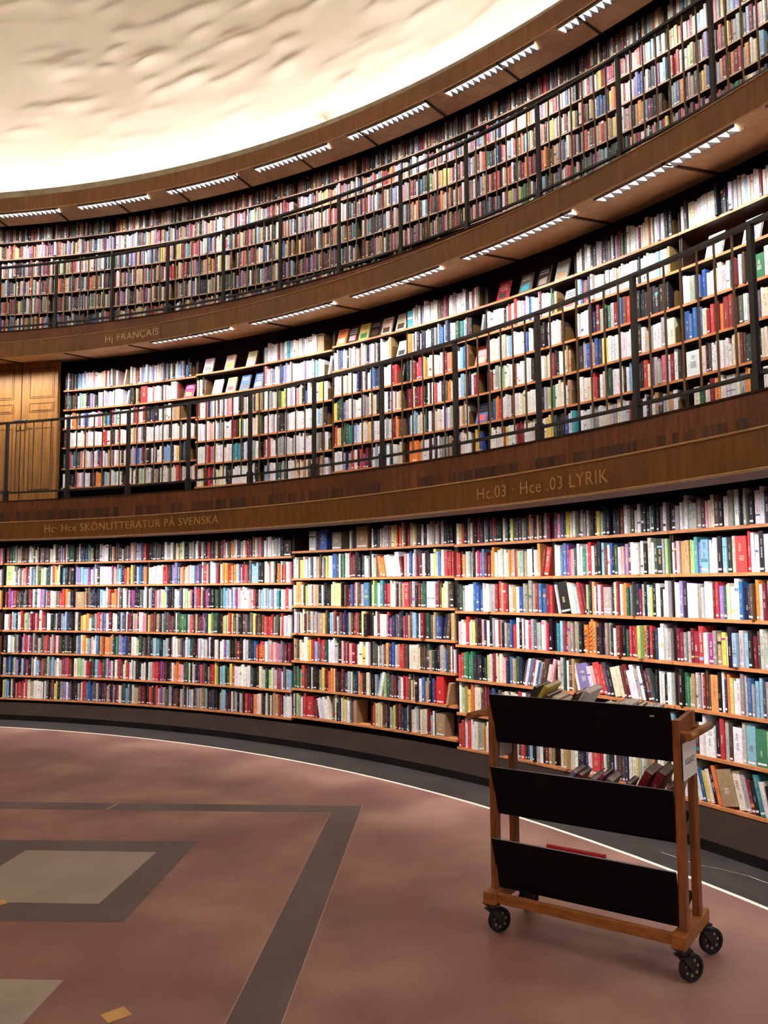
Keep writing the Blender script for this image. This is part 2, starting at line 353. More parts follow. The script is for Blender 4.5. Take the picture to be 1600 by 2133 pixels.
# ---------------------------------------------------------------- shelves
T1D=[13.98,19.41,25.08,30.64,36.13,41.64,47.2,52.82,58.42,64.0]
T2D=[15.28+5.15*k for k in range(11)]
T3D=[6.0]+[10.67+4.68*k for k in range(12)]
def z1(b): return [1.942-.2885*k for k in range(7)] if b<4 else ([1.991-.292*k for k in range(7)] if b<6 else [1.981-.3*k for k in range(7)])
def z2(b): return [4.397,4.12,3.85,3.58,3.283,3.012] if b<2 else [(4.418 if b<4 else 4.45)-.3*k for k in range(6)]
def z3(b): return [7.192,6.912,6.607,6.302,5.997,5.692]
BAYN1={0:'leftmost bay',1:'second bay from the left',2:'third bay',3:'fourth bay',4:'fifth bay from the left',5:'middle bay',6:'bay left of the trolley',7:'bay behind the trolley',8:'bay right of the trolley',-1:'left edge bay'}
def bookcase(R,d0,d1,zs,zb,zt,mb,label,group,depth=.27,th=.022):
    dm=(d0+d1)/2; loc=cp(R,dm,zb); e=empty('bookcase',loc,dm); inv=emat(loc,dm).inverted(); tag(e,label,'bookcase',group)
    g=math.degrees(.009/R)
    m=MB(); m.arc([(R+depth,zb),(R+depth+.01,zb),(R+depth+.01,zt),(R+depth,zt)],d0,d1,1.4,0); m.build('back_panel',[M_WALLB],e,inv=inv)
    for a in (d0,d1-2*g):
        m=MB(); m.arc([(R+.035,zb),(R+depth-.003,zb),(R+depth-.003,min(zt,zs[0]+.2)),(R+.035,min(zt,zs[0]+.2))],a+.01,a+1.7*g-.01,1,0); m.build('side_panel',[M_UPR],e,inv=inv)
    for z in zs:
        m=MB(); m.arc([(R,z-th/2),(R+depth-.002,z-th/2),(R+depth-.002,z+th/2),(R,z+th/2)],d0+.3*g,d1-.3*g,1.4,[1,0,0,0]); m.build('shelf_board',[mb,M_UPR],e,inv=inv)  # underside gets the dark upright colour, painting in the shade below each board
    return e
T1=[(T1D[0]-5.5,T1D[0]-.12)]+[(T1D[i],T1D[i+1]) for i in range(9)]
for i,(a,b) in enumerate(T1):
    bookcase(R1,a,b,z1(max(0,i-1)),.192,2.44,M_BOARD1,'ground floor bookcase packed with books, '+BAYN1[i-1],'ground floor bookcases',.27)
W10=['leftmost','second','third','fourth','fifth','sixth','seventh','eighth','ninth','tenth','eleventh','twelfth']
for i in range(10):
    bookcase(R2S,T2D[i],T2D[i+1],z2(i),2.725,5.1,M_BOARD1,'lower gallery bookcase of mostly white spines, %s bay from the left'%W10[i],'lower gallery bookcases',.28)
for i in range(len(T3D)-1):
    bookcase(R3S,T3D[i],T3D[i+1],z3(i),5.345,7.5,M_BOARD3,'upper gallery bookcase of muted coloured spines, %s bay from the left'%W10[i],'upper gallery bookcases',.27,.018)
# ---------------------------------------------------------------- books
PALB={'w':[(236,232,236),(228,222,224),(240,238,238),(222,218,224)],'c':[(228,214,190),(220,206,184),(232,222,204)],'g':[(168,164,164),(150,150,150),(182,178,174)],
'd':[(92,86,88),(78,74,78)],'k':[(34,30,36),(42,36,42),(28,26,32)],'n':[(44,52,84),(38,44,72)],'b':[(52,92,156),(44,80,148),(70,106,164)],'s':[(126,172,206),(142,180,208)],
't':[(60,148,164),(52,130,140)],'v':[(66,134,96),(56,120,84)],'G':[(44,74,62),(54,82,66)],'l':[(170,196,120),(150,186,130)],'y':[(222,198,86),(228,206,120)],
'o':[(232,124,50),(226,140,76)],'r':[(200,44,52),(190,54,50),(208,60,66)],'R':[(128,32,46),(112,34,44),(142,44,50)],'p':[(226,148,152),(232,172,176),(214,108,128)],
'm':[(158,52,120),(140,60,130)],'u':[(156,148,196),(128,116,170)],'N':[(96,62,54),(82,56,50)],'T':[(182,146,108),(168,134,98)],'e':[(150,138,126),(142,130,120)]}
NAMEC={'w':'white','c':'cream','g':'grey','d':'dark grey','k':'black','n':'navy','b':'blue','s':'pale blue','t':'teal','v':'green','G':'dark green','l':'light green','y':'yellow','o':'orange','r':'red','R':'maroon','p':'pink','m':'purple','u':'lavender','N':'brown','T':'tan','e':'taupe'}
B1S={
0:["RGvgTkNegNTekdcwNduRGG2","l3cdwgprduveGlwGGwrycktkkk","RmuRdkdkRcGwpukRcgdrrogk","wggswrlgwRrwrnwkGkksnk","kkwwekuruRgNgNdrRgrpNkdkk","gnbkguksnRkgwskrNdlusgwgRmrN","yskNprRrcgcwwkdkNykeuwu"],
1:["dcbGtTkNgwwkyRdkgNtpegudr","uuss2mwuwkw4w2mpgsbkroNydksbno","T3Tdknkswcroorrcwpmkkds","gkoyowGgrwuwRkwksdwRkpRwp","kbcoysrwbnoooTnvuubbkcwlGk","cllwrgGsrddmcwrdcrwukkw","kGdrbbbNgknRgkuRwGGsdcTNR"],
2:["kkddkwgcGclwkegwRgkrGkT","cwwwcrrkuuupopplsmbwrpwwR","gnrguyskncsGdlcrurRNmkkG","yRNTkdGRdkGGvGtrNTNmnyvG","dkstksgkwcedusGkmswRkc","kgrrRmkkNwooppNGckgknrdkeRry","krNrgmedgkRkgkgscdgTdgknk"],
3:["NpdogdgcrRpcpdwgwggkk3","cocorTogbrrNdssskkgwrckowrwp","dtsuwsmpwwwwpgRkgscsguwtkwprc","kTlwrydgkNdkdydNNrRrrgdkrwpw","wwmsrkNRkpgnnbrrrrwgpppudRkR","sskGyrwwwwwwGkkcgGlcgRmdgs","gsnkcgkgkrRRopcNgGcTTrkww"],
4:["__3g2_1b3_1e3_2c_1T3","gwycsbwTNyywb2GwvcRRkkGw","co2wlcrTkwkkyy3omRbrNgb2","gwcRNgge2yksrgnneNrkyk","TNcwyrsrrGwwgkpppRRcyw","vvlrNkwkkTyRooyNkRdgwGnoNc","wlgwrr3RR\\w\\w\\w\\w\\w\\cdcknycwdT2__3"],
5:["wnkdcggTwyrorNRgyTkwkwgggggkkk","wl\\r\\o\\o\\w\\w\\w\\w\\w\\w\\RpwbbgRNwTkcysbwrRr","lvwtRrcwNgor2NgkRGGw4RNycNk","kwRw2rmndnkrTNsnwRGdTbn/n/NT","dGcgNonbgTrrNncc2cNNGTGkkegbNR","kg/s/wlGNdRkgwrrdyckwbTTnbRr3_/T_","rlcyNkgyNRnndkcgdecRgwT3__2"],
6:["wyrkgcNkRNkgdGrNkkcdGkyGdNedNoekpNkgR","rrkogggkcrmbRRooccgccooerlgTwwkwgo/R/r2","kGgwwwbbbcwwgRrTrRcowbeeeeRbbRr","pcwrcyGkpnwkgwrkgdbrwkwwrgdgwgrk","rrvvvvknkkGlcRccppnbgTGn/d/w/b/r/w/b/g/R/N/c/p","wlTyowcNRnbndTcwccrwbprrTNRR","rrwrwcgTowpgokn2rcGrksggwkRTT"],
7:["mpbNyckwNgegGkkygGkknkkRwgNgwkGkgGkdw","wwbbmrpGwwvgrwkksRcbkGgpuRwwcwkgwGk2gl","\\w\\k4\\c\\c\\s\\g\\r\\R\\RlkocRwRg3kcRwToGskdnRgksykwwkww","tsRReeeekkooookkkeekwRRkGrRrrlonrknwwgg","cgGwNT\\w\\u3\\w\\p\\r2\\r\\d\\k\\c2\\c\\N\\R\\w\\w\\g\\w\\k\\R\\dkwkw","gknwkbsGkrwkgcNkgwbkRcgwkTkgws","cTTcwknnwr2rGGkwNdnwcyckTowwTkc"],
8:["kgwwggeNpcNkwgwkgkwwkRcb2RwgbR","wgoTltus2wwkskgr3rwwkwwcRnkcwgsn","wwukww2egwwRruGlcwbknNogRg2kcTcwpprRe","RRegRRrwmeTycksgskRNggydNyyttgkk","RkvvlTcgwRNo2kwnoywwegbgssdeRrrycnRRpprw3w","RbknNwww2krgNw2gs2v3lr3nncRgcbnb","\\w\\w\\R\\w\\b\\y\\c\\k\\o\\T3\\c2\\g\\R\\k\\t\\c\\k3\\c3\\w\\g\\w\\w"]}
B2S={
0:["kwkkdksswswcwpwwwycrwkgNw__/c_","kdGNkwslwkkugkkwwguwwww3w_/w","wgwrockwubgwwwpgcGtkrsgwwww","NRwwwwwwcpwwwwwwrrwRkwrwwww","GdwrgbGGpckwcuwcbrwscTuRwcckcw","wwkknpwuwwknooksgcwswwkE_"],
1:["cgrkcuswwuwwcpsgkwkcsugkbkkE_","kkTkr3wwpwcwkwrpww3RE_Fm_","crcRknkwgwwTTE___","cTpwgkwwwwwgwwckwwcgwwcwwE","gubsRckwwwwcssnwynGkE_","wwckglcwkwgTkwcwdcwrRcgwgc"],
2:["Fw_Fc_Fc_","cwkNE_Fw_Fy_Fb_Fb","RwcpngwcrcgwpgrwwkkggwckT2","wwwgcpcwwggwcwRRkytwcwccRGE","wwwpRpgcwwcwwtttnwbbgwE_","cwykrRwccwkkwwwwwwwwkE_"],
3:["gwwwRgwtgwcwgwcwwT2E__","pwguwgbuwpwwwwuwwgswwE_/w","wggcGylcuwpckbcwwcy2wE_","wwgwkkgwwwwwcwwwsgkE_","RrwwkggdwcgwwwwwwwwegkwE_","sgwwnGgGkwwcccTwNwcNTgw_E"],
4:["FoFkFyFkFc_Fc","wc_bwwkgwcccRcwwkuwwgkwcwsTE_Fc","wwwcccwwbnwkwsbnuwwwwprE_/k","yGGbgcwgwwwggcckNwwkwwcTE_","rycGGtkswwccygwwwwgwRoN2E","wwwgngrwkrmRkwgwkkwbwwcE_"],
5:["t2cgwkuwwwccNkRkwgwwwwkwRwTE_","o2wgkukswnkgbbwnwwGGtsNkE__/g","kgRrrbyocccwwwrRpowgwsbTE_Fr","RcRRrkcwrwkdocbwsgkwRE__","bgsccgGwkccwwuwwgkcTwE_Fb","oo2ogwwkwkwgNgTwspwwE_yb_"],
6:["Fr2FdFkFg_","wwwwwwkcrwrwguwbwcwRwwwGTE_Fg","wcwggwswwwwbwkkkkwwcTE__","wwgwlwwkwwwwkgwwcRkwcTE_","nborwwwwwccwwwkkglvwcwwTE_","wcwcywwgRwwcwwwyyGkkbwt"],
7:["cwkgwkkggkkdwkuRGkcwwwRccrcwgwkkE_","sbrnnwww2gwgwwTwwwwwwkwwcwwsgwTE__","wwwwnnRgvvgRbNrmkkkkkkkkk_E_","kgbTbnyywwwwwwwwkwggwwgwcE_","wwcwrkwgkGwwwkwsskkrcdggpwRwkE","wwwggwwcggcwwRkdwkwTkgTwE_"],
8:["ckc2cwwwwwwkkkkwggwsccwwRcwkgcwNgcw","__Fw_Fw_Fw","wwgnbbwwccgwnRwNvv2wngRtrcoe","bbbbcRrRoRRNdwgcdcwwkwccww","w3ckwwwwcTNGgkcwGvgyekw","_cGwRoww2cgocwwgwwsRR_"],
9:["cwgwcNkwgccwwRwgk","E__Fc_","ccywgcRwGwkg","wwRRRRRcgwkT","cwRwcgwTwwkc","_rcwwgnRc"]}
T3P=["RNNddGkreTTRNgcNdRowsk","rpRrowcusbTpmgewrprysbNRk","prRcTbsuegwNyowRGkrpnl","rRotsbNGcykegRrpwnTobd","GpRNTeyudGvrcRnkbwTpms","kRbcgGNrTskwRebypcdnro"]
HAND3={(2,0):"RRoyNkwgrcwNRwkkNrguRkGoTTwgRs",(2,1):"cpwwkcwuuwgkkNRtsopTmmRRobskTw",(2,2):"tTubsgkwuuusokuwcsgbukNcyyrstpp",(3,2):"yycrrstuopmrwucsgbnpuwccyorsGe",(6,1):"roypuprwsTrrroorppbbowNkwwkwwpu",(8,1):"uppwwcowwwyooukwmgTopruwwbwTk",(9,2):"pRGuTwbbbnyoppcrwwwuubbgwknsmws",(7,2):"voTooyyyypRwRpRRpuweTRpTrvGnkwb",(6,2):"rrRpuwwtRRTcNusuwwpuTRRNcbbGk"}
class Bk: pass
BOOKS=[]; ENDS=[]
def dull(c,t):
    if t==1: m_=sum(c)/3; return tuple(.9*v+.1*m_ for v in c)
    if t<3: return c
    m_=sum(c)/3; return tuple(max(0,min(255,(.72*v+.28*m_)*.93)) for v in c)
def parse(s):
    out=[]; i=0; lean=0
    while i<len(s):
        ch=s[i]
        if ch=='\\': lean=-1; i+=1; continue
        if ch=='/': lean=1; i+=1; continue
        i+=1; fo=False
        if ch=='F': fo=True; ch=s[i]; i+=1
        wgt=1.0
        if i<len(s) and s[i].isdigit(): wgt=float(s[i]); i+=1
        out.append([ch,wgt,lean,fo]); lean=0
    return out
def fill(tier,bay,row,string,R,d0,d1,z,clear,split,rng,hr):
    th=.011; W=math.radians(d1-d0)*R-.04
    toks=parse(string); exp=[]
    for ch,wg,ln,fo in toks:
        if ch=='_': exp.append([ch,wg*1.3,ln,fo]); continue
        if ch=='E': exp.append([ch,.15,ln,fo]); continue
        if fo: exp.append([ch,5.0*max(1,wg*.8),0,True]); continue
        if wg<=1 and ln==0 and rng.random()<split:
            c2=ch if rng.random()<(.82 if tier==2 else .5) else rng.choice('wkgcRdN')
            exp.append([ch,.6,ln,fo]); exp.append([c2,.55,ln,fo])
        else: exp.append([ch,wg*rng.uniform(.75,1.25),ln,fo])
    # lean offsets
    extra=0; prev=0
    for t in exp:
        if t[2]!=0 and prev!=t[2]: extra+=.03
        prev=t[2]
    tot=sum(t[1] for t in exp); sc=(W-extra)/tot; x=-W/2; prev=0; row_b=[]
    fo_w=min(.15,5*sc)
    for k,(ch,wg,ln,fo) in enumerate(exp):
        wd=wg*sc
        if ch=='_': x+=wd; prev=0; continue
        if ch=='E': ENDS.append((tier,bay,row,R,(d0+d1)/2+math.degrees((x+.004)/R),z+th)); x+=wd; prev=0; continue
        b=Bk(); b.col=ch; b.rgb=lin(dull(tuple(max(0,min(255,v+rng.randint(-9,9))) for v in rng.choice(PALB[ch])),tier)); b.tier=tier; b.bay=bay; b.row=row; b.fo=fo; b.lean=0
        b.h=min(clear-.012,max(.15,rng.gauss(hr*clear,.018))); b.d=rng.uniform(.13,.19)
        if tier==2 and ch=='w' and rng.random()<.5: b.h=min(clear-.012,hr*clear+rng.uniform(-.006,.006))
        if fo:
            b.w=.02; b.fw=min(wd*.92,.15); b.h=min(clear-.03,b.fw*1.45); b.deg=(d0+d1)/2+math.degrees((x+wd/2)/R); b.R=R+.03; b.z=z+th; b.seed=rng.random(); BOOKS.append(b); row_b.append(b); x+=wd; prev=0; continue
        if ln:
            ang=math.radians(rng.uniform(9,14)); 
            if prev!=ln: ang0=ang
            ang=ang0+rng.uniform(-.01,.01); b.lean=ln*ang; b.h=min(b.h,clear-.03)
            if ln<0 and prev!=ln: x+=.024
        if prev>0 and ln<=0: x+=.03
        b.w=max(.004,wd*.965*(math.cos(b.lean) if b.lean else 1)); 
        b.deg=(d0+d1)/2+math.degrees((x+wd/2)/R); b.R=R+rng.uniform(.003,.022) - (.03 if rng.random()<.03 else 0); b.z=z+th; b.seed=rng.random()
        BOOKS.append(b); row_b.append(b); x+=wd; prev=ln
    for i,b in enumerate(row_b):
        b.prev=row_b[i-1] if i else None; b.next=row_b[i+1] if i+1<len(row_b) else None; b.idx=i
rng=random.Random(5)
for i,(a,b) in enumerate(T1):
    bay=i-1; zs=z1(max(0,bay))
    for r in range(7):
        s=B1S[max(0,bay)][r] if bay>=0 else "".join(rng.choice('rogwkdpNR') for _ in range(22))
        n=len([c for c in s if c.isalpha()])
        clear=(zs[r-1]-zs[r]-.022) if r else .245
        fill(1,bay,r,s,R1,a,b,zs[r],clear,max(0,min(.7,36/n-1)) if bay<8 else .12,rng,.82)
for bay in range(10):
    zs=z2(bay)
    for r in range(6):
        s=B2S[bay][r]; clear=(zs[r-1]-zs[r]-.022) if r else .30
        n=len([c for c in s if c.isalpha()])
        fill(2,bay,r,s,R2S,T2D[bay],T2D[bay+1],zs[r],clear,.5 if n<26 else .25,rng,.8 if r else .74)
for bay in range(len(T3D)-1):
    zs=z3(bay)
    for r in range(6):
        s=HAND3.get((bay,r)) or "".join(rng.choice(T3P[r]) for _ in range(31))
        if rng.random()<.25 and (bay,r) not in HAND3: s=s[:-3]+'E_'
        clear=(zs[r-1]-zs[r]-.022) if r else .27
        fill(3,bay,r,s,R3S,T3D[bay],T3D[bay+1],zs[r],clear,.12,rng,.8)
WHITE=lin((238,234,234)); INKC=lin((40,34,38)); PAGE=lin((234,222,204))
def book_parts(b,full=False):
    """cover faces, page faces, label faces in local frame (x thickness, y into shelf, z up)"""
    w,d,h=b.w/2,b.d,b.h; t=min(.0025,b.w*.2); e=min(.006,b.w*.3); c=b.rgb; rn=random.Random(b.seed)
    vs=[];fs=[];cs=[]
    def q(*p,col=c):
        o=len(vs); vs.extend(p); fs.append(tuple(range(o,o+len(p)))); cs.append(col)
    P=[(-w,d),(-w,e),(-w+e*.55,.0012),(w-e*.55,.0012),(w,e),(w,d)]
    for i in range(5):
        a,bb=P[i],P[i+1]; q((a[0],a[1],0),(bb[0],bb[1],0),(bb[0],bb[1],h),(a[0],a[1],h))
    for z in ((h,0) if full else (h,)):
        q((-w,d,z),(-w,e,z),(-w+t,e+t,z),(-w+t,d,z)); q((w,d,z),(w,e,z),(w-t,e+t,z),(w-t,d,z))
        q((-w,e,z),(-w+e*.55,.0012,z),(w-e*.55,.0012,z),(w,e,z),(w-t,e+t,z),(-w+t,e+t,z))
    if full:
        q((-w+t,d,0),(-w+t,e+t,0),(-w+t,e+t,h),(-w+t,d,h)); q((w-t,d,0),(w-t,e+t,0),(w-t,e+t,h),(w-t,d,h)); q((-w+t,e+t,0),(w-t,e+t,0),(w-t,e+t,h),(-w+t,e+t,h))
        q((-w,d,0),(-w+t,d,0),(-w+t,d,h),(-w,d,h)); q((w,d,0),(w-t,d,0),(w-t,d,h),(w,d,h))
    lum=.3*c[0]+.6*c[1]+.1*c[2]; ww=w-e*.55
    tc=(INKC if rn.random()<.7 else lin((150,40,44))) if lum>.3 else (lin((214,196,150)) if rn.random()<.5 else WHITE)
    tc=tuple(.5*x+.5*y for x,y in zip(tc,c))
    if b.w>.009:
        n=rn.choice((1,2,2,3)); z=h*rn.uniform(.28,.4)
        for _ in range(n):
            l=h*rn.uniform(.08,.26); 
            if z+l>h*.93: break
            hw=ww*rn.uniform(.18,.42); xo=rn.uniform(-.15,.15)*ww
            # broken up like a line of letters
            zz=z
            while zz<z+l:
                ll=min(rn.uniform(.003,.012),z+l-zz); q((xo-hw,.0005,zz),(xo+hw,.0005,zz),(xo+hw,.0005,zz+ll),(xo-hw,.0005,zz+ll),col=tc); zz+=ll+.0035
                if not full: zz+=.006
            z+=l+h*rn.uniform(.05,.12)
        if rn.random()<.22:
            z=h*rn.uniform(.05,.9); l=h*rn.uniform(.02,.12); l=min(l,h-z); cc=lin(rn.choice(rn.choice(list(PALB.values())))); 
            q((-ww,.0009,z),(ww,.0009,z),(ww,.0009,z+l),(-ww,.0009,z+l),col=cc)
    if getattr(b,'bay',None) is not None and b.tier==1 and ((b.bay,b.row)==(7,3) and b.col=='o' or (b.bay,b.row)==(3,4) and b.col=='r'):
        cc=INKC if b.bay==7 else lin((236,190,60)); n=6
        for i in range(n):
            z=h*(.08+.8*i/n); hz=h*.8/n*.45
            q((-ww,.0008,z),(ww*.1,.0008,z+hz*.2),(ww,.0008,z+hz*1.5),(ww,.0008,z+hz*2.0),(ww*.1,.0008,z+hz*.9),(-ww,.0008,z+hz*.5),col=cc)
    pv=[(x,y,z) for z in (.003,h-.003) for y in (e+t,d-.003) for x in (-w+t*1.02,w-t*1.02)]
    pf=[(4,5,7,6),(2,6,7,3)]+([(0,2,3,1),(0,1,5,4),(0,4,6,2),(1,3,7,5)] if full else [])
    lf=None
    if rn.random()<(.62 if b.tier==1 else .3) and b.w>.008:
        lw_=ww*.86; z=.012+rn.uniform(-.004,.006); lf=([(-lw_,.0001,z),(lw_,.0001,z),(lw_,.0001,z+.013),(-lw_,.0001,z+.013)],[(0,1,2,3)])
    return vs,fs,cs,pv,pf,lf
def face_art(b):
    """blocks of cover design on the right-hand board (x=+w side)"""
    rn=random.Random(b.seed+1); x=b.w/2+.0006; out=[]; d,h=b.d,b.h
    c=b.rgb; lum=.3*c[0]+.6*c[1]+.1*c[2]; tc=INKC if lum>.25 else WHITE
    for i in range(rn.choice((2,3))):
        z=h*(.78-.13*i); a=d*rn.uniform(.1,.25); out.append(([(x,a,z),(x,d-a,z),(x,d-a,z+h*.055),(x,a,z+h*.055)],tuple(.6*p+.4*q for p,q in zip(tc,c))))
    cc=lin(rn.choice(rn.choice(list(PALB.values())))); z=h*.1; out.append(([(x,d*.18,z),(x,d*.82,z),(x,d*.82,z+h*rn.uniform(.25,.36)),(x,d*.18,z+h*.3)],cc))
    return out
def bmat(b):
    a=math.radians(b.deg); tn=Vector((math.cos(a),-math.sin(a),0)); rad=Vector((math.sin(a),math.cos(a),0)); up=Vector((0,0,1))
    if b.fo:   # shown face out, leaning back: local x+ -> towards hall
        lb=math.radians(18); inw=(-rad*math.cos(lb)+up*math.sin(lb)); u2=(up*math.cos(lb)+rad*math.sin(lb)); yy=tn   # spine on the left
        b.d=b.fw; Mx=Matrix((inw,yy,u2)).transposed().to_4x4()
        Mx.translation=cp(b.R,b.deg,b.z+.001)-yy*b.d/2+rad*(.012)+up*.006
        return Mx
    if b.lean:
        s_,c_=math.sin(b.lean),math.cos(b.lean); x=tn*c_-up*s_; z=tn*s_+up*c_
    else: x,z=tn,up
    Mx=Matrix((x,rad,z)).transposed().to_4x4()
    Mx.translation=cp(b.R,b.deg,b.z+.0008)+up*(abs(math.sin(b.lean))*b.w/2)
    return Mx
BOXT=(1010,1425,1465,1920)
def score(b):
    p=proj(b.M@Vector((0,0,0))); q=proj(b.M@Vector((0,0,b.h)))
    if not p or not q: return 0
    if p[0]<-5 or p[0]>1603 or max(p[1],q[1])<0: return 0
    hh=abs(min(p[1],2133)-max(q[1],0)); s=F/p[2]
    a=math.radians(b.deg); tn=Vector((math.cos(a),-math.sin(a),0)); rad=Vector((math.sin(a),math.cos(a),0)); v=(b.M.translation-EYEV).normalized()
    if b.fo: wpx=s*b.fw*abs(v.dot(rad))
    else: wpx=s*b.w*abs(v.dot(rad))
    sc=hh*wpx
    cx,cy=p[0],(p[1]+q[1])/2
    if 1030<cx<1405 and (1455<cy<1585 or 1650<cy<1720): sc=0
    if b.tier==2:
        # hidden by the set-back band of the lower gallery
        if b.row==5: sc*=.6
    if b.tier==3 and b.row>=5: sc*=.3
    return sc
for b in BOOKS: b.M=bmat(b); b.sc=score(b)
NTROL=24
BOOKS.sort(key=lambda b:-b.sc); TOPN=300-NTROL
IND=BOOKS[:TOPN]; REST=BOOKS[TOPN:]
m=MB(); PG=PAGE
for b in REST:
    if b.deg>66.5: continue
    vs,fs,cs,pv,pf,lf=book_parts(b,False)
    m.add(vs,fs,0,cs,b.M); m.add(pv,pf,0,[PG]*len(pf),b.M)
    if lf: m.add(lf[0],lf[1],0,[WHITE],b.M)
    if b.fo:
        for vv,c in face_art(b): m.add(vv,[(0,1,2,3)],0,[c],b.M)
o=m.build('packed_books',[M_BOOK],fix=False); tag(o,'rows of smaller, farther books filling the curved shelves of all three storeys','books',None,'stuff')
# labels
ROWW=['top','second','third','fourth','fifth','sixth','bottom']
ROW2=['top','second','third','fourth','fifth','bottom']
BAYN2={i:'lower gallery bay %s from left'%W10[i] for i in range(10)}
BAYN2[9]='lower gallery right edge bay'; BAYN2[0]='lower gallery bay beside the door'
BAYS1={4:'ground floor fifth bay',5:'ground floor middle bay',6:'bay left of trolley',7:'bay behind trolley',8:'bay right of trolley'}
USED={}
def nm(x): return NAMEC[x.col] if x else None
def size(b):
    if b.fo: return ''
    return 'thick ' if b.w>.042 else ('slim ' if b.w<.02 else '')
def ords(i):
    return str(i)+('th' if 10<=i%100<=20 else {1:'st',2:'nd',3:'rd'}.get(i%10,'th'))
def mk(b,ext):
    row=(ROWW if b.tier==1 else ROW2)[b.row] if b.tier<3 else ROW2[min(5,b.row)]
    bay=BAYS1.get(b.bay,BAYN1.get(b.bay,'')) if b.tier==1 else (BAYN2[b.bay] if b.tier==2 else 'upper gallery %s bay'%W10[b.bay])
    if b.fo:
        return '%s book shown face out on %s shelf, %s'%(NAMEC[b.col],row,bay) if not ext else '%s book shown face out, %s on %s shelf, %s'%(NAMEC[b.col],ords(b.idx+1),row,bay)
    ln='leaning ' if b.lean else ''
    if not ext:
        if b.prev and b.next: nb='between %s and %s'%(nm(b.prev),nm(b.next))
        elif b.next: nb='at the left end'
        else: nb='at the right end'
        return '%s%s%s book %s, %s shelf, %s'%(size(b),ln,nm(b),nb,row,bay)
    return '%s%s%s book, %s from left, %s shelf, %s'%(size(b),ln,nm(b),ords(b.idx+1),row,bay)
from collections import Counter
cnt=Counter(mk(b,0) for b in BOOKS)
def book_obj(b,label,group,M_=None,name='book'):
    vs,fs,cs,pv,pf,lf=book_parts(b,True)
    mm=MB(); mm.add(vs,fs,0,cs)
    if b.fo:
        for vv,c in face_art(b): mm.add(vv,[(0,1,2,3)],0,[c])
    o=mm.build(name,[M_BOOK],fix=False); o.matrix_world=M_ if M_ is not None else b.M
    tag(o,label,'book',group)
    pm=MB(); pm.add(pv,pf,0,[PAGE]*len(pf)); pm.build('page_block',[M_BOOK],o,fix=True)
    if lf: lm=MB(); lm.add(lf[0],lf[1],0,[WHITE]); lm.build('spine_label',[M_BOOK],o,fix=False)
    return o
for b in IND:
    l=mk(b,0)
    if cnt[l]>1: l=mk(b,1)
    g='books on the ground floor shelves' if b.tier==1 else ('books on the lower gallery shelves' if b.tier==2 else 'books on the upper gallery shelves')
    book_obj(b,l,g)
# bookends
k=0
for tier,bay,row,R,deg,z in ENDS:
    if deg>65: continue
    p=proj(cp(R,deg,z)); 
    if not p or p[0]<0 or p[0]>1600 or p[1]<0: continue
    mm=MB(); h_=.15 if tier!=3 else .14
    mm.add([(0,.02,0),(0,.15,0),(0,.15,h_-.02),(0,.13,h_),(0,.04,h_),(0,.02,h_-.02),(.0022,.02,0),(.0022,.15,0),(.0022,.15,h_-.02),(.0022,.13,h_),(.0022,.04,h_),(.0022,.02,h_-.02)],
        [(0,1,2,3,4,5),(11,10,9,8,7,6)]+[(i,6+i,6+(i+1)%6,(i+1)%6) for i in range(6)])
    mm.box(-.0,.06,.02,.15,0,.0015)
    o=mm.build('bookend',[M_BEND]); o.location=cp(R,deg,z+.0006); o.rotation_euler=(0,0,math.radians(-deg))
    bayw={1:'ground floor',2:'lower gallery',3:'upper gallery'}[tier]
    tag(o,'brown metal bookend on the %s shelf of the %s bay %s from left'%(ROWW[row] if tier==1 else ROW2[row],bayw,W10[max(0,bay)]),'bookend','bookends on the shelves')
# ---------------------------------------------------------------- railings
def railing(R,zt,zb,zf,a0,dd,n0,n1,label):
    e=empty('gallery_railing',cp(R,a0,zf),0); inv=emat(cp(R,a0,zf),0).inverted(); tag(e,label,'railing')
    lo,hi=a0+dd*n0,a0+dd*n1
    m=MB(); m.arc([(R-.022,zt-.012),(R+.022,zt-.012),(R+.022,zt+.012),(R-.022,zt+.012)],lo,hi,1.2,0); m.build('top_rail',[M_IRON],e,inv=inv)
    m=MB(); m.arc([(R-.014,zb-.011),(R+.014,zb-.011),(R+.014,zb+.011),(R-.014,zb+.011)],lo,hi,1.2,0); m.build('bottom_rail',[M_IRON],e,inv=inv)
    for k in range(n0,n1+1):
        d=a0+dd*k; a=math.radians(d); tn=(math.cos(a),-math.sin(a),0)
        m=MB(); m.sbar(cp(R,d,zb-.012),cp(R,d,zt-.01),.034,.034,tn)
        m.sbar(cp(R,d,zf-.01),cp(R,d,zb+.03),.052,.05,tn)
        m.build('post',[M_IRON],e,inv=inv)
        if k<n1:
            for j in range(1,7):
                d2=d+dd*j/7; 
                p=proj(cp(R,d2,zt))
                if not p or p[0]<-20 or p[0]>1620: continue
                m=MB(); m.bar(cp(R,d2,zb),cp(R,d2,zt-.01),.008,6); m.build('baluster',[M_BRASS],e,inv=inv)
    return e
railing(R2T+.03,3.73,2.83,2.72,15.35-4.825,4.825,0,12,'black iron gallery railing with bronze balusters, in front of the white books')
railing(R3T+.03,6.317,5.417,5.341,14.33-4.38,4.38,-1,12,'black iron gallery railing with bronze balusters, along the highest storey')
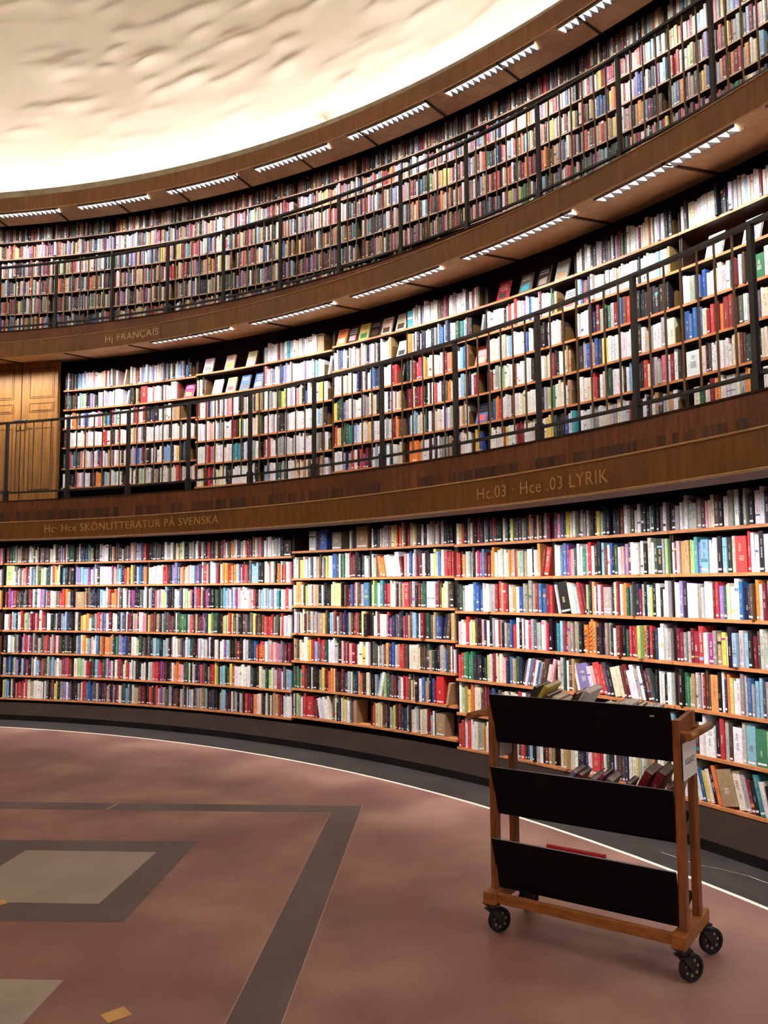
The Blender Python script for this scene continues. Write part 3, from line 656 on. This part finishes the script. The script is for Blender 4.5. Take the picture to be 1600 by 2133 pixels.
# ---------------------------------------------------------------- door at the left of the lower gallery
RDo=12.08
m=MB(); m.arc([(RDo,2.73),(RDo+.06,2.73),(RDo+.06,4.86),(RDo,4.86)],4.0,15.1,1.1,0)
door=m.build('door_1',[M_DOOR]); struct(door,'panelled oak double doors at the left end of the lower gallery','door')
def panel(d0,d1,za,zb_):
    m=MB(); s=.012; g=math.degrees(s/RDo)
    m.arc([(RDo-.002,za),(RDo,za),(RDo,za+s),(RDo-.002,za+s)],d0,d1,1.2,0); m.arc([(RDo-.002,zb_-s),(RDo,zb_-s),(RDo,zb_),(RDo-.002,zb_)],d0,d1,1.2,0)
    for d in (d0,d1-g): m.arc([(RDo-.002,za+s),(RDo,za+s),(RDo,zb_-s),(RDo-.002,zb_-s)],d,d+g,1.2,0)
    m.arc([(RDo-.006,za+.03),(RDo,za+.03),(RDo,zb_-.03),(RDo-.006,zb_-.03)],d0+2.6*g,d1-2.6*g,1.1,1)
    m.build('door_panel',[M_DOORL,M_DOOR],door)
for d0,d1 in ((12.95,14.85),(9.6,11.75),(6.0,8.6)):
    panel(d0,d1,4.30,4.74); panel(d0,d1,4.10,4.235); panel(d0,d1,2.98,3.88)
m=MB(); m.arc([(RDo-.004,2.74),(RDo,2.74),(RDo,4.84),(RDo-.004,4.84)],12.30,12.36,1,0); m.build('door_gap',[M_DARK],door)
for d,nme in ((12.1,'lock_plate'),(12.52,'lock_plate')):
    m=MB(); m.arc([(RDo-.012,3.865),(RDo,3.865),(RDo,3.925),(RDo-.012,3.925)],d-.12,d+.12,1,0); m.build(nme,[M_BRS],door)
for d in (12.15,12.7):
    m=MB(); m.bar(cp(RDo-.05,d-.15,3.985),cp(RDo-.05,d+.25,3.985),.011,8); m.bar(cp(RDo-.05,d,3.985),cp(RDo,d,3.985),.009,8); m.build('door_handle',[M_IRON],door)
# ---------------------------------------------------------------- lettering on the fascias
def text_pts(s,extr=.002,bold=0):
    cu=bpy.data.curves.new('t','FONT'); cu.body=s; cu.size=1; cu.extrude=0; cu.resolution_u=3; cu.offset=bold; cu.space_character=1.08
    ob=bpy.data.objects.new('t',cu); COL.objects.link(ob); bpy.context.view_layer.update()
    dg=bpy.context.evaluated_depsgraph_get(); me=bpy.data.meshes.new_from_object(ob.evaluated_get(dg))
    vs=[tuple(v.co) for v in me.vertices]; fs=[tuple(p.vertices) for p in me.polygons]
    bpy.data.objects.remove(ob); bpy.data.curves.remove(cu); bpy.data.meshes.remove(me)
    return vs,fs
def fascia_text(s,R,d0,d1,z0,z1,mt,label,name='shelf_sign',bold=-.006):
    vs,fs=text_pts(s,bold=bold); xs=[v[0] for v in vs]; x0,x1=min(xs),max(xs); capv,_=text_pts('H'); cap=max(v[1] for v in capv)
    m=MB(); out=[]
    for v in vs:
        t=(v[0]-x0)/(x1-x0); out.append(cp(R-.004,d0+(d1-d0)*t,z0+(z1-z0)*v[1]/cap))
    n=len(out); back=[cp(R+.001,math.degrees(math.atan2(p.x-AX,p.y-AY)),p.z) for p in out]
    ed={}
    for f in fs:
        for i in range(len(f)):
            a,b=f[i],f[(i+1)%len(f)]; ed[(a,b)]=1
    side=[(a,b,b+n,a+n) for a,b in ed if (b,a) not in ed]
    # one part per word
    isl=list(range(n))
    def fd(i):
        while isl[i]!=i: isl[i]=isl[isl[i]]; i=isl[i]
        return i
    for f in fs:
        for k in f[1:]: isl[fd(k)]=fd(f[0])
    rng_={}
    for i in range(n):
        r_=fd(i); a=rng_.setdefault(r_,[9e9,-9e9]); a[0]=min(a[0],vs[i][0]); a[1]=max(a[1],vs[i][0])
    words=[]; end=None
    for r_,(a,b) in sorted(rng_.items(),key=lambda t:t[1][0]):
        if end is None or a-end>.2: words.append(set())
        words[-1].add(r_); end=b if end is None else max(end,b)
    if name=='x':
        m.add(out+back,fs+side); return m.build('sign_lettering',[mt])
    loc=cp(R,(d0+d1)/2,z0); e=empty(name,loc,(d0+d1)/2); inv=emat(loc,(d0+d1)/2).inverted(); tag(e,label,'sign')
    for w_ in words:
        m=MB(); m.add(out+back,[f for f in fs if fd(f[0]) in w_]+[f for f in side if fd(f[0]) in w_])
        used=sorted({k for f in m.f for k in f}); mp_={k:i for i,k in enumerate(used)}
        m.v=[m.v[k] for k in used]; m.f=[tuple(mp_[k] for k in f) for f in m.f]
        m.build('sign_word',[mt],e,inv=inv)
    return e
fascia_text('Hc· Hce SKÖNLITTERATUR PÅ SVENSKA',R2B,20.69,34.65,2.279,2.362,M_SIGN,'gilt lettering for Swedish fiction on the lower fascia at left')
fascia_text('Hc.03 · Hce .03 LYRIK',R2B,52.8,59.62,2.262,2.350,M_SIGN,'gilt lettering for poetry on the fascia above the trolley bay')
# french sign: lettered board
e=empty('language_sign',cp(R3B,22.7,4.78),22.7); inv=emat(cp(R3B,22.7,4.78),22.7).inverted(); tag(e,'brown signboard with pale Hj FRANÇAIS letters on the upper fascia','sign')
m=MB(); m.arc([(R3B-.006,4.776),(R3B,4.776),(R3B,4.970),(R3B-.006,4.970)],20.42,25.04,1,0); m.build('signboard',[M_FASC],e,inv=inv)
o=fascia_text('Hj FRANÇAIS',R3B-.006,20.62,24.85,4.835,4.922,M_SIGN2,'',name='x'); o.parent=e; o.matrix_parent_inverse=inv; o.name='sign_lettering'
# ---------------------------------------------------------------- trolley
TO=Vector((.476,4.045,0)); ta=-35.0
U=Vector((math.cos(math.radians(ta)),math.sin(math.radians(ta)),0)); V=Vector((-U.y,U.x,0))
tr=bpy.data.objects.new('book_trolley',None); COL.objects.link(tr); tr.location=TO; tr.rotation_euler=(0,0,math.radians(ta))
tag(tr,'wooden book trolley with three black sloping shelves, standing before the shelves','trolley')
TM=Matrix.Rotation(math.radians(ta),4,'Z'); TM.translation=TO
def tpart(m,name,mt,parent=tr,bev=.003):
    o=m.build(name,mt if isinstance(mt,list) else [mt],parent)
    if bev: frame_bevel(o,bev,2)
    return o
for u_ in (0.0,.866):
    m=MB(); m.box(u_-.012,u_+.048,-.028,.35,.14,.195); tpart(m,'end_beam',M_TWOODH)
m=MB(); m.box(.048,.856,.0,.026,.143,.188); tpart(m,'front_rail',M_TWOODH)
m=MB(); m.box(.048,.856,.30,.326,.143,.188); tpart(m,'rear_rail',M_TWOODH)
for u_ in (0.002,.874):
    for v_,top in ((.052,1.052),(.252,1.065)):
        m=MB(); m.box(u_,u_+.032,v_-.024,v_+.026,.195,top); tpart(m,'post',M_TWOOD)
    m=MB(); m.add([(u_+.006,.078,.80),(u_+.006,.228,.80),(u_+.006,.228,1.062),(u_+.006,.078,1.05),(u_+.026,.078,.80),(u_+.026,.228,.80),(u_+.026,.228,1.062),(u_+.026,.078,1.05)],[(0,1,2,3),(7,6,5,4),(0,4,5,1),(1,5,6,2),(2,6,7,3),(3,7,4,0)]); tpart(m,'end_panel',M_TWOOD,bev=.002)
# sloping troughs
for zt,zb_ in ((1.105,.885),(.765,.55),(.435,.21)):
    m=MB(); v0,v1=(.0,.05) 
    L0,L1=.034+.0,.874
    th=.016
    prof=[(v0,zt),(v0+th,zt),(v1+th,zb_+.012),(v1+.0,zb_)]
    vs=[];
    for x_ in (L0-.012,L1+.0):
        for i,(v_,z_) in enumerate(prof):
            xx=x_
            if x_<.5 and i>=2: xx=x_+.012
            vs.append((xx,v_,z_))
    m.add(vs,[(0,1,2,3),(7,6,5,4)],0); m.add(vs,[(1,5,6,2),(2,6,7,3),(3,7,4,0)],0); m.add(vs,[(0,4,5,1)],1)
    tp=tpart(m,'shelf_front_panel',[M_BLACKP,M_EDGE],bev=0)
    m=MB(); vs=[]
    for x_ in (L0,L1):
        for v_,z_ in ((v1+.004,zb_+.0),(v1+.012,zb_-.012),(.262,zb_+.065),(.255,zb_+.078)): vs.append((x_,v_,z_))
    m.add(vs,[(0,1,2,3),(7,6,5,4),(0,4,5,1),(1,5,6,2),(2,6,7,3),(3,7,4,0)]); tpart(m,'shelf_base_panel',M_BLACKP,bev=0)
m=MB(); m.box(.79,.807,-.0035,-.0005,1.062,1.068,0,None); o=tpart(m,'label_sticker',M_PAPER,bev=0)
o.location=(0,.011,0)
# handles
for su,uc in ((1,.962),(-1,-.062)):
    m=MB(); m.bar((uc,-.045,1.0),(uc,.30,1.0),.017,14); h=tpart(m,'handle',M_TWOODH,bev=0)
    for p in h.data.polygons: p.use_smooth=len(p.vertices)==4
    for v_ in (.04,.235):
        m=MB(); m.bar((uc,v_,1.0),(.902 if su>0 else .004,v_,1.0),.008,8); m.build('handle_peg',[M_TWOODH],h)
# casters
def caster(u_,v_,sw):
    e=bpy.data.objects.new('caster',None); COL.objects.link(e); e.parent=tr; e.location=(u_,v_,0)
    e.rotation_euler=(0,0,math.radians(sw))
    m=MB(); m.box(-.03,.03,-.03,.03,.132,.14); m.bar((0,0,.112),(0,0,.133),.022,12)
    for s in (-1,1):
        vs=[]
        for y in (s*.017,s*.023):
            vs+= [(-.022,y,.118),(.024,y,.118),(.055,y,.056),(.035,y,.046)]
        m.add(vs,[(0,1,2,3),(7,6,5,4),(0,4,5,1),(1,5,6,2),(2,6,7,3),(3,7,4,0)])
    m.box(-.024,.026,-.023,.023,.108,.118); m.build('fork',[M_HUB],e)
    m=MB(); cx,cz,R_=.042,.058,.0565; n=28
    prof=[(-.012,R_-.004),(-.009,R_),(.009,R_),(.012,R_-.004),(.012,R_-.014),(-.012,R_-.014)]
    vs=[];fs=[]
    for i in range(n):
        a=2*PI*i/n
        for y,r in prof: vs.append((cx+r*math.cos(a),y,cz+r*math.sin(a)))
    k=len(prof)
    for i in range(n):
        j=(i+1)%n
        for q in range(k): fs.append((i*k+q,i*k+(q+1)%k,j*k+(q+1)%k,j*k+q))
    m.add(vs,fs); wheel=m.build('wheel',[M_TIRE],e)
    m=MB()
    m.bar((cx,-.014,cz),(cx,.014,cz),.014,14); m.bar((cx,-.006,cz),(cx,.006,cz),.043,28)
    m.bar((cx,-.026,cz),(cx,.026,cz),.006,8)
    m.build('hub',[M_HUB],e)
    m=MB()
    for i in range(7):
        a=2*PI*i/7+.2
        for s in (-1,1):
            c=Vector((cx+.031*math.cos(a),s*.0063,cz+.031*math.sin(a))); m.bar(c-Vector((0,.0006,0)),c+Vector((0,.0006,0)),.0062,8)
    m.build('wheel_hole',[M_HOLE],e)
for u_,v_,sw in ((.016,.002,58),(.890,.002,56),(.016,.318,60),(.890,.318,52)): caster(u_,v_,sw)
# note on the right end of the trolley: hangs from a string, a thing of its own
pn=bpy.data.objects.new('paper_note',None); COL.objects.link(pn); pn.matrix_world=TM@Matrix.Translation((.911,.135,.80))
tag(pn,'white paper note with black handwriting hanging on the right end of the trolley','note')
m=MB(); m.add([(0,-.095,-.0),(0,.115,.0),(0,.115,.155),(0,-.095,.155),(.0012,-.095,-.0),(.0012,.115,.0),(.0012,.115,.155),(.0012,-.095,.155)],[(0,1,2,3),(7,6,5,4),(0,4,5,1),(1,5,6,2),(2,6,7,3),(3,7,4,0)])
m.build('sheet',[M_PAPER],pn)
vs,fs=text_pts('KÖLKÖ:!',bold=.01); x0=min(v[0] for v in vs); x1=max(v[0] for v in vs)
m=MB(); m.add([(.0018,-.06+.14*(v[0]-x0)/(x1-x0),.06+.036*v[1]) for v in vs],fs); m.build('handwriting',[M_INK],pn,fix=False)
m=MB(); m.bar((.0006,.0,.15),(.0006,.01,.185),.0012,5); m.bar((.0006,.02,.15),(.0006,.01,.185),.0012,5); m.build('string',[M_PAPER],pn)
pn2=bpy.data.objects.new('paper_note',None); COL.objects.link(pn2); pn2.matrix_world=TM@Matrix.Translation((.034,.165,.80))
tag(pn2,'blank white sheet fixed inside the left end of the trolley','note')
m=MB(); m.box(.001,.0022,-.085,.045,.0,.10); m.build('sheet',[M_PAPER],pn2)
# books in the trolley
def tb(u_,zb_,col,w_,h_,d_,lean,back,seed,label,v=.075,yaw=0):
    b=Bk(); b.col=col; b.rgb=lin(PALB[col][0]); b.tier=1; b.fo=False; b.lean=0; b.w=w_; b.h=h_; b.d=d_; b.seed=seed
    Mx=TM@Matrix.Translation((u_,v,zb_))@Matrix.Rotation(math.radians(-back),4,'X')@Matrix.Rotation(math.radians(lean),4,'Y')@Matrix.Rotation(math.radians(yaw),4,'Z')
    return book_obj(b,label,'books on the trolley',Mx)
top=[(.10,'G',.012,.27,.17,30,0),(.135,'y',.022,.285,.17,33,0),(.165,'N',.014,.235,.17,33,0),(.21,'c',.025,.225,.15,33,0),(.265,'p',.024,.205,.14,30,0),(.31,'N',.014,.25,.15,30,0),(.345,'w',.028,.27,.18,32,0),
 (.50,'w',.022,.185,.13,20,0),(.535,'c',.02,.185,.13,20,0),(.57,'e',.02,.20,.13,20,0),(.61,'w',.03,.20,.13,18,0),(.655,'k',.02,.19,.13,18,0),(.70,'w',.02,.185,.13,15,0),(.745,'u',.03,.185,.13,12,0)]
mid=[(.29,'u',.022,.235,.14,32,0),(.325,'R',.02,.225,.14,32,0),(.40,'g',.024,.21,.14,30,0),(.435,'m',.016,.235,.14,30,0),(.475,'e',.03,.215,.14,30,0),(.58,'n',.02,.20,.13,25,0),(.63,'R',.036,.27,.17,28,0),(.685,'R',.036,.275,.17,28,0),(.765,'p',.02,.205,.13,22,0),(.81,'g',.026,.21,.13,18,0)]
wn={'G':'dark green','y':'yellow','N':'brown','c':'cream','p':'pink','w':'white','e':'taupe','k':'black','u':'lavender','R':'maroon','g':'grey','m':'purple','n':'navy'}
seen=Counter()
def trl(lst,zb_,where):
    for i,(u_,c,w_,h_,d_,ln,bk) in enumerate(lst):
        nb='beside the left end' if i==0 else ('just right of the %s one'%wn[lst[i-1][1]])
        l='%s book leaning %s, %s'%(wn[c],where,nb)
        seen[l]+=1
        if seen[l]>1: l='%s book leaning %s, %s from left'%(wn[c],where,ords(i+1))
        tb(u_,zb_+.012+.02*math.sin(math.radians(ln)),c,w_,h_,d_,ln,-4,.1*i+zb_,l,v=.08)
trl(top,.89,'on top of the trolley'); trl(mid,.553,'on the middle trolley shelf')
o=tb(.19,.26,'r',.016,.28,.18,90,0,.5,'thin red book lying along the lowest trolley shelf',v=.085)
_m=Matrix(((0,0,-1),(1,0,0),(0,-1,0))).to_4x4(); o.matrix_world=TM@Matrix.Translation((.55,.078,.432))@_m
